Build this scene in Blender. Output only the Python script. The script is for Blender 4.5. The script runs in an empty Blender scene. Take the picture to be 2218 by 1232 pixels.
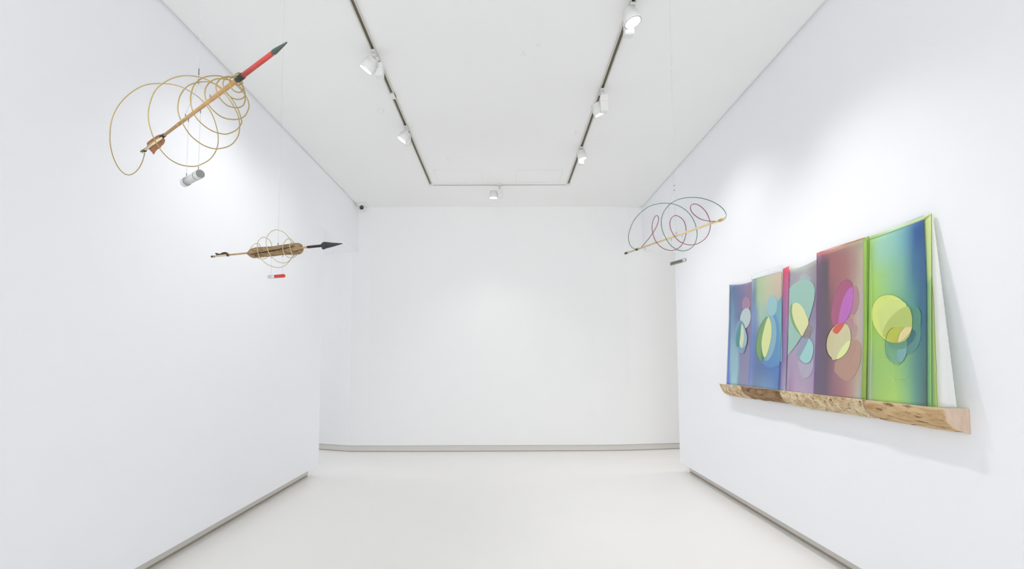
import bpy, bmesh, math, random
from mathutils import Vector, Matrix, noise
random.seed(4)
# ------------------------------------------------------------------ camera
W, H, F = 2218, 1232, 1150.0
PITCH, ROLL, HORIZON, U0, EYE = math.radians(3.8), math.radians(-0.2), 779.0, 1095.0, 1.452
V0 = HORIZON - F*math.tan(PITCH)
scene = bpy.context.scene
col = scene.collection
cam_data = bpy.data.cameras.new('camera'); cam = bpy.data.objects.new('camera', cam_data); col.objects.link(cam)
cam_data.sensor_width = 36; cam_data.lens = 36*F/W
cam_data.shift_x = (W/2-U0)/W; cam_data.shift_y = (V0-H/2)/W
cam_data.clip_start = .05
up0 = Vector((0, -math.sin(PITCH), math.cos(PITCH))); rt0 = Vector((1, 0, 0)); fw = Vector((0, math.cos(PITCH), math.sin(PITCH)))
rt = rt0*math.cos(ROLL)+up0*math.sin(ROLL); up = -rt0*math.sin(ROLL)+up0*math.cos(ROLL)
M = Matrix((rt, up, -fw)).transposed().to_4x4(); M.translation = (0, 0, EYE)
cam.matrix_world = M
scene.camera = cam
# ------------------------------------------------------------------ view, world and added fill lights
vs = scene.view_settings
vs.view_transform = 'Standard'; vs.look = 'None'; vs.gamma = 1; vs.use_curve_mapping = False
vs.exposure = 0.06
scene.cycles.diffuse_bounces = 10; scene.cycles.max_bounces = 14
world = bpy.data.worlds.new('sky'); scene.world = world; world.use_nodes = True
world.node_tree.nodes['Background'].inputs[0].default_value = (.86, .92, 1, 1)
world.node_tree.nodes['Background'].inputs[1].default_value = 1.0
SPOT_W = 24.0
def area(name, loc, rot, sx, sy, power, colr):
    l = bpy.data.lights.new(name, 'AREA'); l.shape = 'RECTANGLE'; l.size = sx; l.size_y = sy; l.energy = power; l.color = colr
    o = bpy.data.objects.new(name, l); o.location = loc; o.rotation_euler = rot; col.objects.link(o); return o
area('rear_fill', (0, -7.9, 1.6), (math.radians(96), 0, 0), 4.4, 2.8, 238, (.95, .97, 1))  # added fill light behind the camera, no real opening there
area('left_passage_fill', (-5.6, 7.9, 1.9), (0, math.radians(-90), 0), 2.4, 1.6, 36, (.93, .95, 1))  # unseen fill lights added to brighten the two passages
area('right_passage_fill', (5.6, 7.9, 1.9), (0, math.radians(90), 0), 2.4, 1.6, 37, (1, .99, .97))
# ------------------------------------------------------------------ helpers
def lin(c):
    c = c/255.0
    return c/12.92 if c <= .04045 else ((c+.055)/1.055)**2.4
def rgb(r, g, b, k=1.0): return (min(lin(r)*k, 1), min(lin(g)*k, 1), min(lin(b)*k, 1), 1)
def ray(x, y):
    a = (x-U0)/F; b = (V0-y)/F
    d = fw + rt*a + up*b
    return d/d.y
EYEV = Vector((0, 0, EYE))
def at_x(x, y, X): d = ray(x, y); return EYEV+d*(X/d.x)
def at_y(x, y, Y): return EYEV+ray(x, y)*Y
def at_z(x, y, Z): d = ray(x, y); return EYEV+d*((Z-EYE)/d.z)
def on_plane(x, y, p0, n):
    d = ray(x, y); return EYEV+d*((p0-EYEV).dot(n)/d.dot(n))

def mat(name, color, rough=.5, metal=0, spec=.5, bump=0, bscale=80, emit=0, var=0, vscale=8, color2=None, coat=0, alpha=1, stretch=(1, 1, 1), bdist=.002):
    m = bpy.data.materials.new(name); m.use_nodes = True; nt = m.node_tree; p = nt.nodes['Principled BSDF']
    p.inputs['Base Color'].default_value = color; p.inputs['Roughness'].default_value = rough
    p.inputs['Metallic'].default_value = metal; p.inputs['Specular IOR Level'].default_value = spec
    p.inputs['Coat Weight'].default_value = coat
    p.inputs['Alpha'].default_value = alpha
    if emit:
        p.inputs['Emission Color'].default_value = (1, .97, 1, 1); p.inputs['Emission Strength'].default_value = emit
    tc = nt.nodes.new('ShaderNodeTexCoord'); mp = nt.nodes.new('ShaderNodeMapping'); nt.links.new(tc.outputs['Object'], mp.inputs[0])
    mp.inputs['Scale'].default_value = stretch
    if color2 or var:
        n = nt.nodes.new('ShaderNodeTexNoise'); n.inputs['Scale'].default_value = vscale; n.inputs['Detail'].default_value = 6
        nt.links.new(mp.outputs[0], n.inputs['Vector'])
        r = nt.nodes.new('ShaderNodeValToRGB'); r.color_ramp.elements[0].position = .35; r.color_ramp.elements[1].position = .68
        c2 = color2 or tuple(c*(1-var) for c in color[:3])+(1,)
        r.color_ramp.elements[0].color = c2; r.color_ramp.elements[1].color = color
        nt.links.new(n.outputs['Fac'], r.inputs[0]); nt.links.new(r.outputs[0], p.inputs['Base Color'])
    if bump:
        n = nt.nodes.new('ShaderNodeTexNoise'); n.inputs['Scale'].default_value = bscale; n.inputs['Detail'].default_value = 4
        nt.links.new(mp.outputs[0], n.inputs['Vector'])
        b = nt.nodes.new('ShaderNodeBump'); b.inputs['Strength'].default_value = bump; b.inputs['Distance'].default_value = bdist
        nt.links.new(n.outputs['Fac'], b.inputs['Height']); nt.links.new(b.outputs[0], p.inputs['Normal'])
    return m

def link(name, me, m, parent=None, smooth=False):
    if m: me.materials.append(m)
    if smooth: me.shade_smooth()
    o = bpy.data.objects.new(name, me); col.objects.link(o)
    if parent:
        o.parent = parent; o.matrix_parent_inverse = Matrix.Identity(4)
        o.location = -parent.location if parent.parent is None else (0, 0, 0)   # part meshes are written in world coordinates
    return o
def obj(name, bm, m, parent=None, smooth=False):
    bmesh.ops.recalc_face_normals(bm, faces=bm.faces)
    me = bpy.data.meshes.new(name); bm.to_mesh(me); bm.free()
    return link(name, me, m, parent, smooth)
def thing(name, loc, label, cat, group=None):
    o = bpy.data.objects.new(name, None); o.empty_display_size = .05; o.location = loc; col.objects.link(o)
    o['label'] = label; o['category'] = cat
    if group: o['group'] = group
    return o
def tag(o, label, cat, group=None):
    o['label'] = label; o['category'] = cat
    if group: o['group'] = group
def struct(o, label=None):
    o['kind'] = 'structure'
    if label: o['label'] = label
    return o
def bx(bm, x0, x1, y0, y1, z0, z1, bev=0):
    r = bmesh.ops.create_cube(bm, size=1); vsx = r['verts']
    for v in vsx:
        v.co = Vector((x0+(v.co.x+.5)*(x1-x0), y0+(v.co.y+.5)*(y1-y0), z0+(v.co.z+.5)*(z1-z0)))
    if bev:
        es = list({e for v in vsx for e in v.link_edges}); bmesh.ops.bevel(bm, geom=es, offset=bev, segments=2, affect='EDGES')
def obox(bm, center, ax, ay, az, sx, sy, sz, bev=0):
    r = bmesh.ops.create_cube(bm, size=1); vsx = r['verts']
    for v in vsx: v.co = center+ax*(v.co.x*sx)+ay*(v.co.y*sy)+az*(v.co.z*sz)
    if bev:
        es = list({e for v in vsx for e in v.link_edges}); bmesh.ops.bevel(bm, geom=es, offset=bev, segments=2, affect='EDGES')
def frame_of(d):
    d = d.normalized(); a = Vector((0, 0, 1)) if abs(d.z) < .9 else Vector((1, 0, 0))
    u = d.cross(a).normalized(); return u, u.cross(d).normalized(), d
def lathe(bm, p0, d, prof, seg=20, wob=None):
    """prof = list of (distance along d, radius)"""
    u, v, d = frame_of(d); rings = []
    for s, r in prof:
        ring = []
        for k in range(seg):
            t = 2*math.pi*k/seg; rr = r*(wob(s, t) if wob else 1)
            ring.append(bm.verts.new(p0+d*s+(u*math.cos(t)+v*math.sin(t))*rr))
        rings.append(ring)
    for a, b in zip(rings, rings[1:]):
        for k in range(seg): bm.faces.new((a[k], a[(k+1) % seg], b[(k+1) % seg], b[k]))
    bm.faces.new(rings[0][::-1]); bm.faces.new(rings[-1])
def tube(bm, pts, r, seg=8):
    pts = [Vector(p) for p in pts]; n = len(pts); rings = []
    t0 = (pts[1]-pts[0]).normalized(); u, v, _ = frame_of(t0)
    for i, p in enumerate(pts):
        t = (pts[min(i+1, n-1)]-pts[max(i-1, 0)]).normalized()
        u = (u-t*u.dot(t)).normalized(); v = t.cross(u)
        rr = r[i] if isinstance(r, (list, tuple)) else r
        rings.append([bm.verts.new(p+(u*math.cos(2*math.pi*k/seg)+v*math.sin(2*math.pi*k/seg))*rr) for k in range(seg)])
    for a, b in zip(rings, rings[1:]):
        for k in range(seg): bm.faces.new((a[k], a[(k+1) % seg], b[(k+1) % seg], b[k]))
    bm.faces.new(rings[0][::-1]); bm.faces.new(rings[-1])
def spline(pts, per=12):
    P = [Vector(p) for p in pts]; P = [2*P[0]-P[1]]+P+[2*P[-1]-P[-2]]; out = []
    for i in range(1, len(P)-2):
        for k in range(per):
            t = k/per; a, b, c, d = P[i-1:i+3]
            out.append(.5*((2*b)+(c-a)*t+(2*a-5*b+4*c-d)*t*t+(3*b-a-3*c+d)*t**3))
    out.append(P[-2]); return out
def solid(bm, pts, n, t):
    """a flat piece of thickness t from an outline"""
    a = [bm.verts.new(p-n*t/2) for p in pts]; b = [bm.verts.new(p+n*t/2) for p in pts]; k = len(pts)
    bm.faces.new(a[::-1]); bm.faces.new(b)
    for i in range(k): bm.faces.new((a[i], a[(i+1) % k], b[(i+1) % k], b[i]))

# ------------------------------------------------------------------ materials of the room
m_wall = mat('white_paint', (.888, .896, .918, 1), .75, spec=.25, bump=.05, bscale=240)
m_wall_end = mat('white_paint_warm_lit', (.898, .896, .890, 1), .75, spec=.25, bump=.05, bscale=240)  # side walls bluer, end wall warmer: tint of the light put into the white
m_ceil = mat('ceiling_paint', (.90, .90, .89, 1), .85, spec=.15, bump=.04, bscale=200)
m_floor = mat('resin_floor', (.885, .872, .845, 1), .33, spec=.35, var=.015, vscale=1.2, bump=.02, bscale=6)
m_base = mat('greige_skirting', (.69, .665, .625, 1), .55, spec=.3)
m_gap = mat('shadow_gap_filler', (.38, .34, .27, 1), .8)
m_white_metal = mat('white_powder_coat', (.80, .80, .78, 1), .45, spec=.4)
m_rail = mat('beige_rail', (.62, .60, .53, 1), .45)
m_slot = mat('dark_rail_slot', (.16, .145, .11, 1), .7)
CZ = EYE+2.5
XL, XR, YE_L, YE_R, YB, YR = -2.40, 2.265, 6.90, 7.01, 8.55, -8.0
ZW = .115                                      # lower edge of the wall panels above the recessed skirting
SOF = 3.21
# floor
bm = bmesh.new(); bx(bm, -6, 6, -8.3, 10, -.12, 0); struct(obj('floor', bm, m_floor), 'glossy off-white resin floor')
# ceiling with a narrow shadow gap along both side walls
G = .026
bm = bmesh.new()
bx(bm, XL+G, XR-G, YR, 9.2, CZ, CZ+.02)
bx(bm, -6, 6, -8.3, 10, CZ+.02, CZ+.12)
struct(obj('ceiling', bm, m_ceil), 'flat white plaster ceiling')
# left wall: panel above the recess, header over the passage and passage soffit
bm = bmesh.new()
bx(bm, XL-.30, XL, YR, YE_L, ZW, CZ+.02)
bx(bm, XL-.12-.16, XL-.12, YR, YE_L-.11, 0, ZW)
bx(bm, -6, XL, YE_L, 9.2, SOF, CZ+.02)
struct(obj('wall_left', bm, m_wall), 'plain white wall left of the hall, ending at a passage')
bm = bmesh.new()
bx(bm, XR, XR+.30, YR, YE_R, ZW, CZ+.02)
bx(bm, XR+.12, XR+.28, YR, YE_R-.08, 0, ZW)
bx(bm, XR, 6, YE_R, 9.2, SOF, CZ+.02)
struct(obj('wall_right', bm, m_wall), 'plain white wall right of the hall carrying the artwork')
foot = [(-6, 9.75), (-3.07, 8.79), (-2.75, 8.66), (-2.5, 8.575), (-2.2, 8.552), (1.45, 8.55), (2.0, 8.59), (2.85, 8.73), (6, 9.3)]
def strip(bm, pts, z0, z1, dy, th):
    a = [[bm.verts.new((x, y+o, z)) for x, y in pts] for o in (dy, dy+th) for z in (z0, z1)]
    n = len(pts)
    for i in range(n-1):
        bm.faces.new((a[0][i], a[0][i+1], a[1][i+1], a[1][i])); bm.faces.new((a[2][i], a[3][i], a[3][i+1], a[2][i+1]))
        bm.faces.new((a[1][i], a[1][i+1], a[3][i+1], a[3][i])); bm.faces.new((a[0][i], a[2][i], a[2][i+1], a[0][i+1]))
    for i in (0, n-1): bm.faces.new((a[0][i], a[1][i], a[3][i], a[2][i]))
bm = bmesh.new(); strip(bm, foot, .097, CZ+.05, 0, .2); strip(bm, foot, 0, .097, .03, .17)
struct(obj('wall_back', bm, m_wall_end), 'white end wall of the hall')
bm = bmesh.new(); strip(bm, foot, .010, .092, .012, .018); struct(obj('baseboard_back', bm, m_base), 'greige skirting under the end wall')
bm = bmesh.new(); strip(bm, foot, 0, .010, .018, .012); struct(obj('trim_1', bm, m_gap), 'dark joint under the end wall skirting')
for nm, x0, x1, ye in (('left', XL-.12, XL-.095, YE_L-.10), ('right', XR+.095, XR+.12, YE_R-.07)):
    bm = bmesh.new(); bx(bm, x0, x1, YR, ye, .022, ZW-.001)
    struct(obj('baseboard_'+nm, bm, m_base), 'greige skirting set back under the %s wall' % nm)
    bm = bmesh.new(); bx(bm, x0+(0 if nm == 'left' else .006), x1-(.006 if nm == 'left' else 0), YR, ye-.006, 0, .021)
    struct(obj('trim_2' if nm == 'left' else 'trim_3', bm, m_gap), 'dark joint under the %s skirting' % nm)
# closed rear wall behind the added fill light, and the ends of the two passages
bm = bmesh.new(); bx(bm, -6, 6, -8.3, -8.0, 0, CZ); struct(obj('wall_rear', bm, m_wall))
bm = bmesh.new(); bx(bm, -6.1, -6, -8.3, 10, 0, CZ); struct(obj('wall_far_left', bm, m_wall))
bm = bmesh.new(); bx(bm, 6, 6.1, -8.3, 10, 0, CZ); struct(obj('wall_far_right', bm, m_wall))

# ------------------------------------------------------------------ ceiling access hatches (outlines of flush lids)
for px0, px1, lab in ((944, 1043, 'left'), (1119, 1214, 'right')):
    y0 = at_z(px0, 368, CZ).y; y1 = at_z(px0, 394, CZ).y
    a = at_z(px0, 381, CZ).x; b = at_z(px1, 381, CZ).x
    t = thing('ceiling_hatch', ((a+b)/2, (y0+y1)/2, CZ), 'flush white access hatch in the ceiling before the far track, the %s one' % lab, 'hatch', 'flush ceiling hatches')
    bm = bmesh.new(); bx(bm, a, b, y0, y1, CZ-.0022, CZ+.002, .001); obj('lid', bm, m_ceil, t)
    bm = bmesh.new()
    for q in ((a-.010, a-.004, y0-.01, y1+.01), (b+.004, b+.010, y0-.01, y1+.01), (a-.004, b+.004, y0-.01, y0-.004), (a-.004, b+.004, y1+.004, y1+.01)):
        bx(bm, *q, CZ-.0015, CZ+.002)
    obj('frame', bm, m_white_metal, t)

# ------------------------------------------------------------------ lighting track
TL, TR, TY = -1.055, .897, 7.42
def rail_y(x, y0, y1, parent):
    bm = bmesh.new()
    for s in (-1, 1): bx(bm, x+s*.0165-.0045, x+s*.0165+.0045, y0, y1, CZ-.016, CZ+.002)
    obj('rail', bm, m_rail, parent)
    bm = bmesh.new(); bx(bm, x-.012, x+.012, y0, y1, CZ-.003, CZ+.002); obj('slot', bm, m_slot, parent)
def joint(x, y, parent, sx=.045, sy=.07):
    bm = bmesh.new(); bx(bm, x-sx/2, x+sx/2, y-sy/2, y+sy/2, CZ-.02, CZ+.002, .002); obj('joint', bm, m_white_metal, parent)
t = thing('lighting_track', (TL, 3, CZ), 'left recessed-look lighting track with dark slot running along the ceiling', 'track', 'ceiling lighting tracks')
yj = at_z(853, 205, CZ).y
rail_y(TL, YR, yj, t); rail_y(TL, yj, TY-.04, t); joint(TL, yj, t, .042, .10); joint(TL, TY, t, .06, .08)
t = thing('lighting_track', (TR, 3, CZ), 'right ceiling lighting track with dark slot, ending at the hatch corner', 'track', 'ceiling lighting tracks')
rail_y(TR, YR, TY-.04, t); joint(TR, TY, t, .06, .08)
t = thing('lighting_track', (0, TY, CZ), 'short cross track joining the left and right ceiling tracks', 'track', 'ceiling lighting tracks')
bm = bmesh.new()
for s in (-1, 1): bx(bm, TL+.03, TR-.03, TY+s*.0165-.0045, TY+s*.0165+.0045, CZ-.016, CZ+.002)
obj('rail', bm, m_white_metal, t)
bm = bmesh.new(); bx(bm, TL+.03, TR-.03, TY-.012, TY+.012, CZ-.012, CZ+.002); obj('slot', bm, m_slot, t)

# ------------------------------------------------------------------ spotlights
m_lens = mat('lit_lens', (1, 1, 1, 1), .3, emit=3.2)
m_rim = mat('mauve_grey_rim', (.30, .25, .32, 1), .35, metal=.6)
m_lightgrey = mat('light_grey_metal', (.70, .70, .67, 1), .45)
def spotlight(x, y, head, aim, label, box_off=(0, 0), power=1.0, rot=0, size=1.0):
    t = thing('track_spotlight', (x, y, CZ), label, 'spotlight', 'white track spotlights')
    X, Y, Z = Vector((math.cos(rot), math.sin(rot), 0)), Vector((-math.sin(rot), math.cos(rot), 0)), Vector((0, 0, 1))
    base = Vector((x, y, CZ))
    bm = bmesh.new(); obox(bm, base+Vector((0, 0, -.026)), X, Y, Z, .038, .11, .022, .003)
    obox(bm, base+Vector((0, 0, -.045)), X, Y, Z, .03, .045, .02, .003); obj('track_adapter', bm, m_lightgrey, t)
    bm = bmesh.new(); lathe(bm, base+Vector((box_off[0]*.5, box_off[1]*.5, -.050)), Vector((0, 0, -1)), [(0, .016), (.02, .016), (.02, .011), (.045, .011)], 16)
    obj('stem', bm, m_lightgrey, t)
    hz = .155 if size > 1.08 else .115; c = base+Vector((box_off[0], box_off[1], -.087-hz/2))
    bm = bmesh.new(); obox(bm, c, X, Y, Z, .062*size, .062*size, hz, .006); b = obj('driver_box', bm, m_white_metal, t)
    bm = bmesh.new(); obox(bm, c+Vector((0, 0, .012)), X, Y, Z, .0635*size, .0635*size, .003); obj('seam', bm, m_lightgrey, b)
    hd = Vector(head); a = Vector(aim).normalized(); r = .058*size
    bm = bmesh.new(); tube(bm, [c+(hd-c)*.15, c+(hd-c)*.9], .012, 10); obj('swivel_arm', bm, m_lightgrey, t)
    bm = bmesh.new()
    lathe(bm, hd, a, [(-.052, r*.70), (-.050, r*.78), (-.018, r*.84), (-.016, r*.93), (.040, r), (.048, r), (.048, r*.94), (.041, r*.92)], 36)
    h = obj('lamp_head', bm, m_white_metal, t, True)
    bm = bmesh.new(); lathe(bm, hd, a, [(.043, r*.99), (.0492, r*.99), (.0492, r*.90), (.043, r*.90)], 36); obj('rim', bm, m_rim, h)
    bm = bmesh.new(); lathe(bm, hd, a, [(.044, r*.90), (.0500, r*.89), (.052, r*.6)], 36); obj('lens', bm, m_lens, h)
    l = bpy.data.lights.new('lamp', 'SPOT'); l.energy = SPOT_W*power; l.color = (1, .985, .975); l.spot_size = math.radians(104); l.spot_blend = 1; l.shadow_soft_size = .035
    lo = bpy.data.objects.new('lamp', l); col.objects.link(lo)
    lo.location = hd+a*.075; lo.rotation_euler = a.to_track_quat('-Z', 'Y').to_euler()
    lo.parent = t; lo.location = lo.location-t.location
    return t
def hp(px, py, Y): return at_y(px, py, Y)
L = [
 (TL, at_z(812, 110, CZ).y, (800, 140), (-.52, .09, -.74), 'large white track spotlight on the left track, its head tilted at the left wall', (.035, .04), 1.7, 1.05),
 (TL, at_z(880, 273, CZ).y, (876, 295), (-.55, -.05, -.83), 'small white spotlight with lit lens, second along the left track', (.012, .02), .7, .95),
 (TR, at_z(1366, 10, CZ).y, (1366, 36), (.28, -.10, -.93), 'near white spotlight on the right track with wide glowing round lens', (-.01, .05), 3.4, 1.05),
 (TR, at_z(1303, 193, CZ).y, (1296, 236), (.44, .10, -.86), 'boxy white spotlight in the middle of the right track with a seam across its box', (.012, -.045), 2.3, 1.1),
 (TR, at_z(1259, 318, CZ).y, (1260, 335), (.2, .08, -.95), 'small white spotlight nearest the far end of the right track', (0, .03), 1.8, .95),
]
for x, y, hpx, aim, lab, off, pw, sz in L:
    spotlight(x, y, hp(hpx[0], hpx[1], y+(-.03 if off[1] > .01 else .045 if off[1] < -.04 else -.01)), aim, lab, off, pw, 0, sz)
yy = TY
spotlight(at_z(1082, 401, CZ).x, yy, hp(1069, 421, yy), (-.03, .05, -1), 'white spotlight hanging from the cross track near the end wall', (.015, 0), 1.2, 0, 1.05)

# ------------------------------------------------------------------ security camera
m_dark = mat('smoked_black', (.035, .035, .038, 1), .25)
pc = at_z(785, 443, CZ)
pc = Vector((pc.x, 8.36, CZ))
t = thing('security_camera', pc, 'small white dome security camera with dark lens in the far left ceiling corner', 'camera')
bm = bmesh.new(); lathe(bm, pc, Vector((0, 0, -1)), [(0, .078), (.022, .078), (.034, .066), (.036, .05)], 28); obj('base', bm, m_white_metal, t, True)
dd = Vector((.28, -.9, -.35)).normalized(); cc = pc+Vector((0, -.004, -.058))
bm = bmesh.new(); bmesh.ops.create_uvsphere(bm, u_segments=24, v_segments=14, radius=.047, matrix=Matrix.Translation(cc)); s_ = obj('ball', bm, m_white_metal, t, True)
bm = bmesh.new(); lathe(bm, cc+dd*.034, dd, [(0, .030), (.012, .030), (.016, .025), (.017, .012)], 24); obj('lens', bm, m_dark, s_, True)
bm = bmesh.new(); lathe(bm, cc+dd*.028, dd, [(0, .035), (.0155, .035), (.0155, .0305), (.012, .0305)], 24); obj('lens_hood', bm, mat('grey_ring', (.35, .35, .33, 1), .5), s_)

# ------------------------------------------------------------------ ceiling hooks
hl = {0: 'small white cup hook, right one of the pair in the middle of the ceiling', 1: 'small white cup hook, left one of the pair in the middle of the ceiling',
      2: 'small white hook left of the left track, left of its pair', 3: 'small white hook beside the left track, right of its pair',
      4: 'small white hook just left of the right track', 5: 'small white hook right of the right track',
      6: 'tiny white hook near the far left hatch, left of its pair', 7: 'tiny white hook near the far left hatch, right of its pair'}
for k, (px, py) in enumerate(((1166, 90), (1133, 113), (819, 232), (830, 237), (1247, 284), (1298, 289), (971, 341), (990, 341))):
    p = at_z(px, py, CZ); bm = bmesh.new()
    tube(bm, [p+Vector((0, 0, .002)), p+Vector((0, 0, -.016))]+[p+Vector((.010*math.sin(a), 0, -.026+.010*math.cos(a))) for a in [i*math.pi/8 for i in range(0, 13)]], .0022, 8)
    lathe(bm, p+Vector((0, 0, .001)), Vector((0, 0, -1)), [(0, .008), (.003, .007)], 14)
    tag(obj('ceiling_hook', bm, m_white_metal, None, True), hl[k], 'hook', 'ceiling hooks')

# ------------------------------------------------------------------ mobiles
m_wire = mat('steel_wire', (.62, .62, .62, 1), .4, metal=.3)
m_hook = mat('dark_steel', (.22, .21, .22, 1), .4, metal=.8)
m_brass = mat('brass_wire', rgb(176, 152, 92), .32, metal=.55, spec=.6)
m_brass2 = mat('pale_brass_wire', rgb(196, 184, 138), .35, metal=.45, spec=.6)
m_bamboo = mat('honey_wood', rgb(205, 166, 110), .5, color2=rgb(184, 142, 90), vscale=18, stretch=(1, 1, 6))
m_pine = mat('pale_wood', rgb(224, 206, 164), .5, color2=rgb(206, 184, 138), vscale=24)
m_black = mat('black_binding', rgb(34, 32, 34), .55, bump=.4, bscale=500)
m_glass = mat('grey_weight_metal', rgb(200, 200, 198), .3, metal=.2, spec=.6)
m_weightend = mat('grey_weight_end', rgb(132, 134, 128), .35, metal=.2)
m_frost = mat('frosted_acrylic', rgb(205, 206, 206), .25, spec=.6)
class Arrow:
    """horizontal shaft between two sighted ends at height z; s is the distance from the tail"""
    def __init__(self, tail, tip, z):
        self.a = at_z(*tail, z); self.b = at_z(*tip, z); self.d = (self.b-self.a).normalized(); self.len = (self.b-self.a).length
        self.n = Vector((self.d.y, -self.d.x, 0))
    def at_px(self, px):
        r0 = self.n_of(px); lo, hi = -.6, self.len+.6
        for _ in range(60):
            mid = (lo+hi)/2
            if self.px(self.a+self.d*mid) < px: lo = mid
            else: hi = mid
        return (lo+hi)/2
    def n_of(self, px): return px
    def px(self, p):
        v = p-EYEV; return U0+F*v.dot(rt)/v.dot(fw)
    def py(self, p):
        v = p-EYEV; return V0-F*v.dot(up)/v.dot(fw)
    def P(self, px): return self.a+self.d*self.at_px(px)
    def on(self, x, y, xs): return on_plane(x, y, self.P(xs), self.d)        # a point of the wire, in the slice across the shaft at xs
    def seg(self, x0, x1, r0, r1, extra=None, seg=16, wob=None):
        s0, s1 = self.at_px(x0), self.at_px(x1)
        prof = [(s0, r0)]+[(s0+(s1-s0)*f, r) for f, r in (extra or [])]+[(s1, r1)]
        bm = bmesh.new(); lathe(bm, self.a, self.d, prof, seg, wob); return bm
    def vert(self, x, y):                                                     # point in the upright plane through the shaft
        return on_plane(x, y, self.a, self.n)
def px_r(A, xs, rpx):
    p = A.P(xs)-EYEV; return rpx*p.dot(fw)/F
def ceiling_wire(A, bm, x0, y0, p):
    tube(bm, [p, Vector((p.x, p.y, CZ))], .0007, 6)
def hookring(A, par, xs, r, side, ln=.018):
    bm = bmesh.new(); p = A.P(xs); u = Vector((0, 0, 1))
    q = p+u*(r*side); tube(bm, [q, q+u*(side*ln)], .0014, 6); obj('hook', bm, m_hook, par); return q+u*(side*ln)
def wire(par, *pts):
    bm = bmesh.new(); tube(bm, pts, .0007, 6); obj('suspension_wire', bm, m_wire, par)
def peg(par, a, b, rr=.0018):
    bm = bmesh.new(); tube(bm, [a, b], rr, 6); obj('hook', bm, m_hook, par)
def bead_at(par, p, rr, m=None):
    bm = bmesh.new(); bmesh.ops.create_uvsphere(bm, u_segments=10, v_segments=8, radius=rr, matrix=Matrix.Translation(p)); obj('crimp', bm, m or m_wire, par)
def up_wire(par, p): wire(par, p, Vector((p.x, p.y, CZ)))

# ---- mobile with the red and green arrow
A = Arrow((305, 331), (621, 92), EYE+.80)
top = on_plane(430.5, 163, A.P(430), A.d)
t = thing('hanging_arrow_mobile', A.P(430), 'large suspended arrow with red shaft, green point and conical brass wire spiral', 'mobile', 'arrow mobiles hung on wires')
R = lambda xs, rp: px_r(A, xs, rp)
obj('shaft', A.seg(352, 520, R(352, 3.0), R(520, 5.1)), m_bamboo, t, True)
for xa in (386, 406, 437, 460, 484):
    obj('node', A.seg(xa, xa+3, R(xa, 3.4+1.7*(xa-352)/168), R(xa, 3.4+1.7*(xa-352)/168)), m_bamboo, t)
obj('collar', A.seg(514, 527, R(514, 6.2), R(527, 6.0), [(.1, R(514, 6.9)), (.8, R(520, 6.8))]), mat('green_black_collar', rgb(38, 48, 40), .4), t, True)
obj('red_section', A.seg(525, 594, R(525, 5.4), R(594, 5.1)), mat('red_lacquer', rgb(196, 72, 66), .45, spec=.4), t, True)
obj('point', A.seg(592, 621, R(592, 5.4), .0018, [(.10, R(594, 5.9)), (.22, R(598, 5.4))]), mat('dark_green_point', rgb(74, 88, 78), .45), t, True)
c1 = lambda x, y: (220+x/3.33, 60+y/3.33)
tr = [(312, 903, 315), (290, 975, 330), (250, 1035, 345), (192, 1062, 360), (130, 1020, 375), (80, 920, 390), (60, 800, 405), (75, 660, 420), (130, 550, 432), (210, 470, 444), (310, 415, 456), (420, 402, 470), (540, 415, 485), (640, 460, 500), (730, 530, 520), (800, 630, 540), (838, 760, 560), (835, 860, 575), (790, 940, 590), (720, 985, 605), (655, 1000, 615), (560, 985, 630), (470, 930, 640), (400, 840, 645), (355, 740, 650), (336, 640, 655), (350, 540, 665), (390, 450, 675), (460, 390, 688), (540, 355, 700), (620, 345, 712), (700, 355, 722), (775, 382, 730), (840, 425, 738), (915, 508, 746), (960, 580, 752), (987, 640, 757), (996, 720, 762), (980, 790, 768), (925, 850, 774), (830, 873, 780), (740, 850, 785), (650, 785, 790), (590, 700, 794), (555, 620, 797), (552, 550, 800), (572, 480, 806), (630, 415, 812), (735, 389, 820), (805, 400, 826), (858, 430, 832), (922, 490, 838), (980, 580, 844), (1010, 670, 850), (1000, 705, 853), (975, 735, 856), (935, 757, 860), (885, 767, 864), (800, 745, 868), (720, 690, 872), (665, 620, 875), (643, 540, 878), (645, 480, 880), (670, 410, 883), (730, 362, 887), (800, 346, 891), (870, 352, 894), (930, 385, 897), (990, 430, 900), (1045, 500, 903), (1063, 560, 906), (1045, 620, 909), (1010, 652, 912), (950, 662, 915), (870, 645, 918), (800, 590, 921), (758, 530, 923), (745, 465, 925), (765, 410, 928), (810, 375, 931), (855, 367, 934), (910, 375, 937), (970, 400, 940), (1015, 445, 943), (1036, 490, 946), (1030, 545, 949), (1010, 568, 951), (970, 577, 953), (910, 562, 955), (855, 510, 957), (826, 440, 959), (835, 395, 961), (870, 362, 963), (925, 351, 965), (975, 375, 967), (1015, 420, 969), (1034, 470, 971), (1028, 500, 973), (990, 517, 975), (940, 505, 977), (900, 465, 979), (876, 415, 981), (885, 375, 983), (920, 355, 985), (965, 365, 987), (1005, 400, 988), (1022, 430, 989), (1015, 455, 990), (990, 467, 991), (950, 450, 992), (925, 410, 993), (925, 375, 994), (945, 352, 995), (980, 360, 996), (1010, 385, 997), (1015, 400, 998), (990, 412, 999), (965, 398, 1000), (953, 370, 1001), (965, 340, 1002), (990, 325, 1003), (1008, 335, 1004)]
N = len(tr)
pts = []
for x, y, xs in tr:
    px, py = c1(x, y); pts.append(A.on(px, py, c1(xs, 0)[0]))
bm = bmesh.new(); tube(bm, spline(pts, 6), .00165, 8); obj('wire_spiral', bm, m_brass, t, True)
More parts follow.
